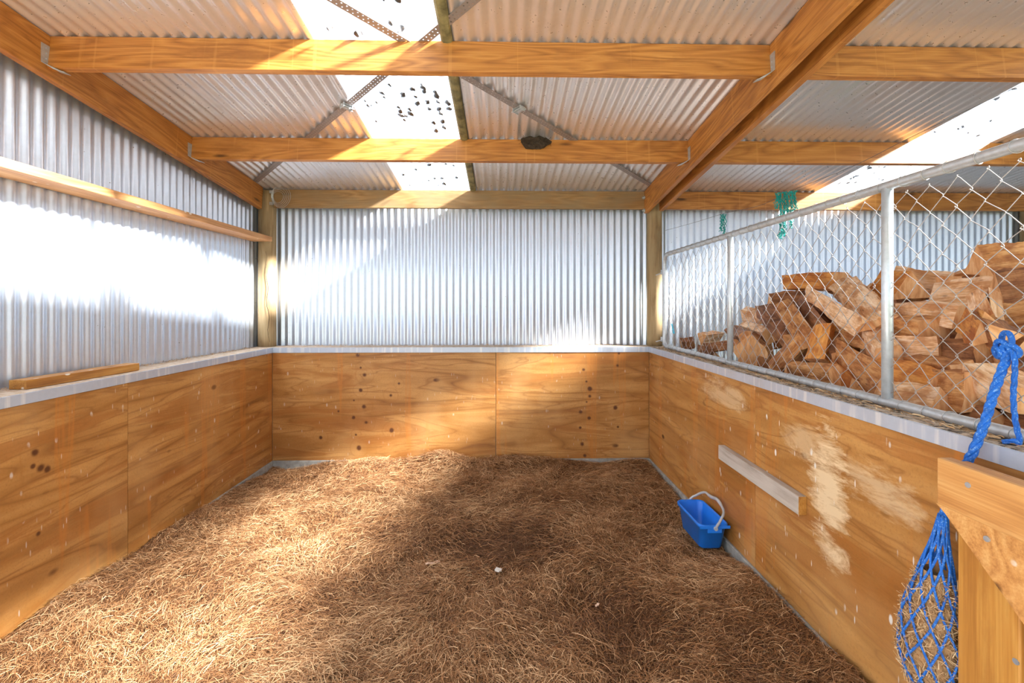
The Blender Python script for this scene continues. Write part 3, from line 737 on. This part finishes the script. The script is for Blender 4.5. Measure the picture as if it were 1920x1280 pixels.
bvs = np.array([tuple(p) for p in vs_]); bq = np.array([f for f in fs if len(f) == 4])
ho = np_object('hay', np.concatenate([bvs, Vn]), np.concatenate([bq, Qn+len(bvs)]), np.concatenate([np.full(len(bvs), .1), np.repeat(rng.random(n), 6)]), [M['straw2']], parent=hn)
ho['kind'] = 'stuff'
# rope from net top over the board to the knot on the mesh
K = onX(1890, 645, 1.672)
rp = [Vector((1.515, TOPY, .99)), Vector((1.528, 1.525, 1.08)), Vector((1.532, 1.475, 1.19)), Vector((1.536, 1.452, 1.245)), Vector((1.575, 1.452, 1.34)), Vector((1.625, 1.462, 1.46)), K+Vector((0, .0, -.03)), K]
def smooth_path(pts, n=8):
    out = []
    for i in range(len(pts)-1):
        p0 = pts[max(i-1, 0)]; p1 = pts[i]; p2 = pts[i+1]; p3 = pts[min(i+2, len(pts)-1)]
        for j in range(n):
            t = j/n; out.append(.5*((2*p1)+(p2-p0)*t+(2*p0-5*p1+4*p2-p3)*t*t+(3*p1-p0-3*p2+p3)*t**3))
    out.append(pts[-1]); return out
def braid(mb, path, r, turns=60):
    """three strands twisted round a path"""
    N_ = len(path); ref = Vector((0, 0, 1))
    acc = 0
    for k in range(3):
        pts = []; acc = 0
        for i, p in enumerate(path):
            t = (path[min(i+1, N_-1)]-path[max(i-1, 0)]).normalized(); u = t.cross(Vector((1, .3, .2))).normalized(); v_ = t.cross(u)
            if i: acc += (p-path[i-1]).length
            a = acc*turns+2*math.pi*k/3; pts.append(p+(u*math.cos(a)+v_*math.sin(a))*r*.5)
        mb.tube(pts, r*.62, 7)
mb = MB(); braid(mb, [rel(p) for p in smooth_path(rp, 14)], .0125)
s1 = [K+Vector((0, .0, .0)), K+Vector((-.005, -.02, -.03)), onX(1903, 690, 1.668), onX(1900, 745, 1.668), onX(1904, 790, 1.668), onX(1912, 830, 1.655), onX(1900, 826, 1.640), onX(1881, 829, 1.632)]
braid(mb, [rel(p) for p in smooth_path(s1, 10)], .0075)
for (dy, dz, r_, tw) in ((0, .015, .024, .2), (.012, -.012, .022, 1.2), (-.012, -.02, .020, 2.1), (.028, -.03, .017, .5)):
    c = K+Vector((-.004, dy, dz)); pts = [rel(c+Vector((.010*math.cos(a+tw), r_*math.cos(a), r_*math.sin(a)))) for a in [i*math.pi/7 for i in range(14)]]
    mb.tube(pts, .0085, 7, closed=True)
mb.build('rope', M['rope'], hn, smooth=True)

# ------------------------------------------------------------ timber gate folded back along the partition
g = empty('timber_gate', (1.46, 1.2, .0), 'timber gate frame with diagonal brace standing open beside the partition', 'gate')
def gbox(name, x0, x1, y0, y1, z0, z1, mat, long): 
    o = boxobj(name, x0, x1, y0, y1, z0, z1, mat, long=long, bevel=.004); o.parent = g; o.location -= Vector((1.46, 1.2, 0)); return o
o = gbox('top_rail', 1.424, 1.472, .35, 1.462, 1.070, 1.222, M['gate'], 'y'); o['label'] = 'top rail with white droppings'
gbox('gate_post', 1.474, 1.507, 1.265, 1.443, .02, 1.216, M['gate_dark'], 'z')
gbox('gate_post', 1.474, 1.507, .40, .58, .02, 1.216, M['gate_dark'], 'z')
a, b_ = onX(1775, 950, 1.45), onX(1920, 1147, 1.45)
# brace: prism in the YZ plane
y0, z0 = 1.455, 1.068
poly = [(1.455, 1.068), (1.405, 1.068-.0), (.95, 1.068), (.62, .44), (.72, .30), (1.452, 1.055)]
lo0 = onX(1786, 962, 1.448); lo1 = onX(1920, 1147, 1.448); dd = (lo1-lo0)
def along(t): return (lo0.y+dd.y*t, lo0.z+dd.z*t)
nrm = Vector((-dd.z, dd.y)).normalized(); nrm = nrm if nrm.y > 0 else -nrm
wB = .19
l0, l1 = along(0), along(4.2)
up1 = (l1[0]+nrm.x*wB, l1[1]+nrm.y*wB)
tz = 1.068; s = (tz-up1[1])/(dd.z); ytop = up1[0]+dd.y*s
poly = [(1.458, tz), l0, l1, up1, (ytop, tz)]
mb = MB(); vs_ = [(x-1.46, y-1.2, z) for x in (1.426, 1.470) for (y, z) in poly]; n = len(poly)
mb.add(vs_, [tuple(range(n)), tuple(range(n, 2*n))[::-1]]+[(i, (i+1) % n, n+(i+1) % n, n+i) for i in range(n)])
ob = mb.build('brace', M['gate'], g, bevel=.003)
for (px, py) in ((1815, 909), (1850, 1010), (1905, 1240)):
    p = onX(px, py, 1.4235 if py < 1100 else 1.4735); MB().tube([(p.x-1.46+.004, p.y-1.2, p.z), (p.x-1.46-.002, p.y-1.2, p.z)], .0085, 12).build('screw', M['screw'], g)

# ------------------------------------------------------------ firewood
def wood_mats():
    out = []
    for i, (d, m, l) in enumerate([((.26, .075, .016), (.50, .20, .055), (.72, .38, .15)), ((.44, .17, .055), (.76, .43, .21), (.93, .72, .52)), ((.12, .040, .014), (.28, .10, .032), (.46, .20, .075)), ((.34, .085, .012), (.58, .21, .036), (.76, .36, .09))]):
        t = NT('split_wood_%d' % i); v = t.coord()
        n = t.noise(t.scale(v, (3, 22, 22)), 1.0, 4, .6, .6); f = t.noise(t.scale(v, (14, 150, 150)), 1.0, 3, .6); b_ = t.noise(v, 9, 3)
        col = t.ramp(t.math('ADD', t.math('MULTIPLY', n, .6), t.math('MULTIPLY', f, .4)), [(.36, d), (.5, m), (.63, l)])
        col = t.mix(t.ramp(b_, [(.48, 0.0), (.62, .75)]), col, d); col = t.mix(t.ramp(t.noise(t.scale(v, (5, 12, 12)), 1.0, 4, .7), [(.52, 0.0), (.62, .5)]), col, l)
        s_ = t.voro(t.scale(v, (8, 40, 40)), 1.0); col = t.mix(t.ramp(s_, [(.08, .6), (.15, 0.0)]), col, (.08, .03, .01))
        t.bump(t.math('ADD', n, f), .7, .006); out.append(t.fin(col, .75))
    t = NT('sawn_end_grain'); v = t.coord(); n = t.noise(t.scale(v, (2, 30, 8)), 1.0, 4, .6)
    out.append(t.fin(t.ramp(n, [(.3, (.46, .18, .055)), (.5, (.68, .34, .14)), (.7, (.80, .50, .26))]), .8))
    t = NT('bark'); v = t.coord(); n = t.noise(t.scale(v, (6, 30, 30)), 1.0, 5, .7); t.bump(n, 1.0, .015)
    out.append(t.fin(t.ramp(n, [(.3, (.045, .03, .022)), (.6, (.16, .11, .08)), (.8, (.36, .28, .22))]), .95))
    return out
WM = wood_mats()
def log_mesh(L, w_, h, seed, tone, bark=False, ragged=0.0):
    rg = random.Random(seed)
    k = rg.choice([4, 3, 5, 3, 5])
    if k == 3: base = [(-.5, -.42), (.5, -.42), (.08, .58)]
    elif k == 4: base = [(-.5, -.5), (.5, -.4), (.42, .5), (-.40, .42)]
    else: base = [(-.5, -.45), (.45, -.5), (.56, .05), (.15, .52), (-.46, .36)]
    base = [(x+rg.uniform(-.13, .13), y+rg.uniform(-.13, .13)) for x, y in base]
    ring_ = []; edge = []
    for i in range(k):
        a = base[i]; b2 = base[(i+1) % k]
        for j in range(3): ring_.append((a[0]+(b2[0]-a[0])*j/3, a[1]+(b2[1]-a[1])*j/3)); edge.append(i)
    n = len(ring_); st = 14; vs_ = []; ph = [rg.uniform(0, 6.28) for _ in range(n)]
    fr_ = [rg.uniform(2, 6) for _ in range(n)]; tap = rg.uniform(-.12, .12); e0, e1 = rg.uniform(-.12, .12), rg.uniform(-.12, .12)
    bow = rg.uniform(-.06, .06)
    for s in range(st+1):
        u = s/st
        for i, (x, y) in enumerate(ring_):
            r = (1+tap*(u-.5))*(1+(.055+ragged)*math.sin(ph[i]+u*fr_[i]*2)+rg.uniform(-.035, .035)*(1+ragged*6))
            X = (u-.5)*L
            if s == 0: X += e0*x*w_+rg.uniform(-.003, .003)
            if s == st: X += e1*x*w_+rg.uniform(-.003, .003)
            if ragged and s in (0, st): X += rg.uniform(-.03, .03)
            vs_.append((X, x*w_*r, y*h*r+bow*h*math.sin(u*3.14)))
    fs = []; mi = []
    for s in range(st):
        for i in range(n):
            fs.append((s*n+i, s*n+(i+1) % n, (s+1)*n+(i+1) % n, (s+1)*n+i)); mi.append(2 if (bark and edge[i] == 0) else 0)
    fs.append(tuple(range(n))[::-1]); mi.append(1); fs.append(tuple(st*n+i for i in range(n))); mi.append(1)
    mb = MB(); mb.v = vs_; mb.f = fs; mb.m = mi
    me = bpy.data.meshes.new('firewood'); me.from_pydata(vs_, [], fs)
    for m in (WM[tone], WM[4], WM[5]): me.materials.append(m)
    me.polygons.foreach_set('material_index', mi); me.update(); return me
WG = 'split firewood heaped in the bay behind the mesh'
def log(p0, p1, w_, h, roll, tone, label, bark=False, ragged=0.0, seed=None):
    a = onX(*p0); b2 = onX(*p1); L = (b2-a).length
    x = (b2-a).normalized(); up = Vector((0, 0, 1)); y = up.cross(x)
    y = y.normalized() if y.length > .05 else Vector((0, 1, 0)); z = x.cross(y)
    Mx = Matrix((x, y, z)).transposed().to_4x4(); Mx = Matrix.Translation((a+b2)/2) @ Mx @ Matrix.Rotation(math.radians(roll), 4, 'X')
    me = log_mesh(L, w_, h, seed if seed is not None else int(p0[0]*7+p0[1]), tone, bark, ragged)
    o = bpy.data.objects.new('firewood', me); link(o); o.matrix_world = Mx
    tag(o, label, 'firewood', WG); return o
# tone 0 orange, 1 pale, 2 brown, 3 bright orange
LOGS = [
 ((1276,642,2.02),(1302,640,2.16),.13,.11,10,2,'reddish firewood chunk at the far low end of the heap, nearest the right post'),
 ((1296,630,2.25),(1322,622,2.45),.12,.12,40,2,'small dark-edged firewood chunk second from the far low end of the heap'),
 ((1318,634,2.10),(1350,630,2.35),.14,.13,70,1,'pale firewood lump just left of the thin upright tube of the mesh'),
 ((1336,652,2.00),(1378,646,2.05),.14,.10,5,2,'flat dark firewood slab with pale top at the foot of the thin upright tube'),
 ((1310,655,2.0),(1340,668,2.0),.10,.10,25,2,'dark brown firewood piece low behind the bottom tube at the far end'),
 ((1372,620,2.35),(1398,632,2.15),.13,.13,30,2,'brown firewood piece directly right of the thin upright tube'),
 ((1412,662,2.02),(1425,655,2.40),.27,.24,0,0,'big firewood block showing a square knotty sawn end beside the thin upright tube'),
 ((1400,612,2.45),(1446,628,2.30),.15,.13,35,1,'pale firewood wedge with a grey side, lying on the square knotty block'),
 ((1398,586,2.50),(1432,592,2.55),.12,.13,20,1,'small firewood wedge with a white top, leftmost piece high on the slope'),
 ((1424,580,2.35),(1478,636,2.12),.17,.08,55,2,'brown firewood board sloping down right, below the small white-topped wedge'),
 ((1445,572,2.45),(1512,566,2.75),.17,.17,12,2,'firewood block with pale sawn end, the step below the pale-topped crown block'),
 ((1472,572,2.30),(1522,640,2.08),.13,.08,30,0,'long flat firewood board sloping down right with a grey worn face'),
 ((1500,568,2.42),(1545,622,2.16),.18,.10,25,2,'wide grey-brown firewood board lying parallel right of the long flat board'),
 ((1454,690,1.98),(1508,628,2.10),.15,.11,10,0,'firewood board leaning up to the right just above the bottom tube'),
 ((1476,700,2.05),(1520,650,2.2),.13,.10,20,2,'dark firewood piece behind the board that leans up right'),
 ((1486,530,2.55),(1586,528,2.62),.20,.16,4,3,'large firewood block with pale top and orange side, the crown of the left heap'),
 ((1516,548,2.32),(1618,612,2.08),.12,.10,20,1,'rough splintered firewood log sloping down right from the crown block'),
 ((1580,534,2.50),(1652,606,2.18),.14,.07,40,1,'smooth whitish firewood board sloping down right beside the splintered log'),
 ((1556,532,2.75),(1612,548,2.9),.12,.12,20,2,'grey bark-edged firewood piece behind the crown block', True),
 ((1552,584,2.38),(1602,604,2.2),.15,.15,40,2,'dark firewood piece under the splintered log'),
 ((1545,612,2.12),(1532,676,2.02),.14,.10,35,3,'bright orange firewood piece standing upright in the middle of the heap'),
 ((1556,640,2.15),(1576,668,2.10),.12,.12,15,2,'short twisted brown firewood piece right of the upright orange one'),
 ((1562,622,2.22),(1642,640,2.15),.17,.12,0,0,'curved firewood slab with smooth pale top above the big tan block'),
 ((1612,560,2.55),(1660,552,2.65),.20,.17,15,1,'tan firewood block with crumbly edge, left of the thick upright tube'),
 ((1600,600,2.42),(1662,612,2.3),.16,.12,25,2,'brown firewood slab under the whitish board, left of the thick upright tube'),
 ((1578,664,2.12),(1668,722,1.96),.22,.15,15,0,'big tan firewood block sloping to the bottom tube, left of the thick upright tube'),
 ((1492,694,2.00),(1574,706,1.93),.13,.12,20,0,'rounded firewood log lying along the bottom tube'),
 ((1568,690,2.05),(1606,728,1.93),.13,.11,30,3,'dark orange firewood wedge between the rounded log and the big tan block'),
 ((1636,634,2.18),(1664,672,2.05),.13,.12,15,1,'pale firewood piece half hidden behind the thick upright tube'),
 ((1652,532,2.62),(1706,538,2.56),.19,.16,0,3,'square orange firewood block just right of the top of the thick upright tube'),
 ((1674,520,2.72),(1782,534,2.85),.18,.15,12,1,'long white split log on the top of the heap right of the thick upright tube'),
 ((1694,582,2.40),(1816,592,2.38),.16,.13,0,1,'long flat-topped pale firewood slab under the white split log'),
 ((1752,548,2.58),(1884,534,2.62),.17,.13,18,1,'long pale firewood split reaching right under the brown top log'),
 ((1768,540,2.95),(1850,520,3.0),.15,.13,10,0,'firewood piece behind the pale split, seen against the iron'),
 ((1836,494,2.62),(1935,480,2.85),.19,.15,8,0,'thick brown firewood log at the top right corner of the heap'),
 ((1866,550,2.55),(1950,540,2.7),.20,.19,20,2,'heavy brown firewood log under the top right one'),
 ((1832,545,2.26),(1852,598,2.20),.075,.08,10,1,'left of two white upright firewood splinters near the right edge'),
 ((1856,545,2.30),(1864,598,2.24),.055,.07,30,1,'right of two white upright firewood splinters near the right edge'),
 ((1818,588,2.30),(1846,618,2.12),.14,.12,20,3,'orange square firewood block under the two white splinters'),
 ((1842,606,2.2),(1872,632,2.12),.12,.12,50,2,'dark bark-covered firewood piece right under the two white splinters', True),
 ((1658,606,2.32),(1752,618,2.28),.16,.14,10,0,'layered long firewood log with cracks, right of the thick upright tube'),
 ((1744,614,2.42),(1822,622,2.4),.17,.15,30,2,'dark brown firewood log in the middle of the right heap'),
 ((1660,656,2.15),(1768,660,2.22),.16,.13,25,1,'pale rounded firewood slab at mid height right of the thick upright tube'),
 ((1744,648,2.32),(1872,662,2.25),.15,.12,5,2,'long dark firewood log running right towards the blue knot'),
 ((1856,640,2.30),(1950,655,2.3),.17,.14,15,0,'firewood log behind the blue knot'),
 ((1868,600,2.42),(1930,590,2.5),.13,.13,20,0,'firewood piece above the blue knot'),
 ((1716,682,2.10),(1810,700,2.06),.13,.09,10,0,'brown firewood board pointing right in the lower heap'),
 ((1652,690,2.05),(1770,722,1.98),.15,.12,15,3,'orange firewood block above the lowest pale block'),
 ((1764,726,2.08),(1858,734,1.98),.19,.17,0,0,'squarish firewood block with tan end, left of the blue rope'),
 ((1656,742,1.94),(1768,756,1.90),.14,.12,0,1,'lowest pale firewood block, right of the foot of the thick upright tube'),
 ((1850,704,2.02),(1945,752,1.93),.16,.11,5,1,'pinkish pale firewood slab behind the blue rope'),
 ((1780,776,1.98),(1870,790,1.92),.13,.12,20,2,'lowest brown firewood piece left of the blue rope'),
 ((1862,772,2.0),(1950,800,1.94),.15,.14,0,2,'lowest brown firewood piece right of the blue rope'),
 ((1880,700,2.2),(1950,690,2.3),.14,.14,10,2,'shaded firewood piece between the knot and the pinkish slab'),
]
for e in LOGS:
    log(*e[:7], bark=(len(e) > 7 and e[7]), ragged=.10 if 'splintered' in e[6] or 'twisted' in e[6] or 'crumbly' in e[6] else 0.0)
# the pieces deeper in the heap, seen only through the gaps
fill = [log_mesh(.36, .14, .13, 100+i, (2, 0, 2, 0, 2)[i]) for i in range(5)]
def zsurf(x, y):
    a = 1.22+min(.85, max(0, (x-1.95)*1.05)); far = max(0, y-3.5)*.62; right = .0
    return min(a, 2.0)-far
cnt = 0
for lay in (0, 1):
    for i in range(8):
        for j in range(8):
            x = 2.16+i*.36+R.uniform(-.05, .05); y = 1.55+j*.40+R.uniform(-.06, .06)
            if y < .82*x-.55 or y > 4.75: continue
            z = zsurf(x, y)-.20-lay*.16+R.uniform(-.03, .03)
            if z < .9 or y > 4.3: continue
            o = bpy.data.objects.new('firewood', fill[(i*3+j+lay) % 5]); link(o)
            o.location = (x, y, z); o.rotation_euler = (R.uniform(-.3, .3), R.uniform(-.25, .25), R.uniform(-.7, .7)+(0 if (i+j+lay) % 2 else 1.2))
            tag(o, 'plain split firewood buried deeper in the heap, seen only in shadowed gaps', 'firewood', 'firewood deeper inside the heap'); cnt += 1
print('filler logs', cnt)

# ------------------------------------------------------------ string, netting scraps
wp = [onY(1247, 432, 4.94), onY(1302, 417, 4.6), onY(1358, 400, 4.25), onY(1425, 385, 3.9), onY(1490, 355, 3.55), onY(1600, 311, 3.0), onY(1706, 258, 2.62), onY(1912, 160, 2.1), onY(2010, 116, 1.9)]
wo = MB().tube(smooth_path([Vector(p) for p in wp], 6), .0016, 5).build('hanging_wire', M['thin_wire']); tag(wo, 'thin dark wire strung from the right post up across the right skylight', 'wire')
def netting(px0, px1, py0, depth, drops, mat, label, seed):
    rg = random.Random(seed); mb = MB(); m = len(drops)
    for i, dpx in enumerate(drops):
        x = px0+(px1-px0)*(i+.5)/m
        for s_ in range(6):
            pts = []; K_ = max(5, int(dpx/7)); 
            for k in range(K_+1):
                y = py0+dpx*k/K_*rg.uniform(.97, 1.0)-(x-px0)*.12; xx_ = x+rg.uniform(-2.6, 2.6)+(1.8 if (k+s_) % 2 else -1.8); p = onY(xx_, y, depth); p.y += rg.uniform(-.02, .02); pts.append(p)
            mb.tube(pts, .0030, 4)
    tag(mb.build('netting_scrap', mat), label, 'netting', 'torn teal netting on the wire')
netting(1453, 1494, 362, 3.58, [30, 88, 84, 50, 70, 36], M['teal'], 'larger torn teal netting hanging from the wire over the mesh panel', 1)
netting(1350, 1361, 402, 4.25, [32, 38], M['teal'], 'smaller torn teal netting hanging from the wire near the right post', 2)
mb = MB()
for k in range(5):
    rg = random.Random(k); mb.tube([onX(1260+rg.uniform(-2, 2)+i*.8, 607+i*4.5, 1.694)+Vector((0, rg.uniform(-.01, .01), 0)) for i in range(5)], .0025, 4)
tag(mb.build('twine_scrap', M['cyan']), 'small scrap of light blue twine caught on the mesh near the right post', 'twine')

# ------------------------------------------------------------ dead leaves on the clear sheets
S = 3.557
L1 = [(380,5),(280,0),(330,165),(395,210),(110,235),(325,575),(280,630),(290,655),(240,690),(165,680),(185,712),(415,640),(480,605),(548,590),(556,618),(500,655),(512,698),(580,688),(590,735),(385,722),(400,750),(410,780),(425,808),(460,738),(470,770),(620,825),(680,818),(690,860),(635,880),(712,695),(722,735),(665,765),(655,735),(650,690),(640,650),(630,625),(240,815),(500,1135),(590,1105),(700,1100),(750,1110),(415,1170),(545,1218),(585,1208),(625,1195),(675,1195),(770,1190),(460,1240),(650,1240),(690,1230)]
P1 = [(640+a/S, b/S) for a, b in L1]+[(618, 56)]
L2 = [(1110,68),(935,85),(1230,95),(835,95),(1185,40),(370,378),(400,400),(340,410),(320,400),(700,385),(730,410),(690,395),(430,505),(450,515),(130,465),(370,455),(300,515),(540,370),(590,440),(250,390),(180,500),(225,478),(265,465),(200,540),(460,405),(520,380),(1310,120),(150,540),(60,545)]
P2 = [(1560+a/4.742, 230+b/4.742) for a, b in L2]+[(1872, 186), (1906, 168), (1880, 204), (1860, 228)]
def clump(seed, r):
    rg = random.Random(seed); mb = MB(); n = 9
    vs_ = [(r*rg.uniform(.55, 1.2)*math.cos(2*math.pi*i/n), 1.35*r*rg.uniform(.5, 1.2)*math.sin(2*math.pi*i/n), z_) for z_ in (0, .006) for i in range(n)]+[(0, 0, .012)]
    mb.add(vs_, [tuple(range(n))[::-1]]+[(i, (i+1) % n, n+(i+1) % n, n+i) for i in range(n)]+[(n+i, n+(i+1) % n, 2*n) for i in range(n)])
    return mb
protos = []
for i in range(6):
    o = clump(i, .017).build('dead_leaf', M['leaf']); protos.append(o)
used = set()
def put_leaves(P, group, label, first):
    for k, (px, py) in enumerate(P):
        q = onRoof(px, py, .012); i = (k*5+first) % 6
        if i in used: o = protos[i].copy(); link(o)
        else: o = protos[i]; used.add(i)
        o.location = (q.x, q.y, zr(q.y)+.0205); sc_ = R.uniform(.7, 1.6); o.scale = (sc_, sc_*1.1, 1); o.rotation_euler = (-RS, 0, R.uniform(0, 6.28) if k % 3 == 0 else R.uniform(-.4, .4))
        tag(o, label, 'leaf', group)
put_leaves(P1, 'dead leaves on the skylight over the stall', 'dark dead leaf lying on the clear roof sheet over the stall', 0)
put_leaves(P2, 'dead leaves on the skylight over the firewood', 'dark dead leaf lying on the clear roof sheet over the firewood', 1)
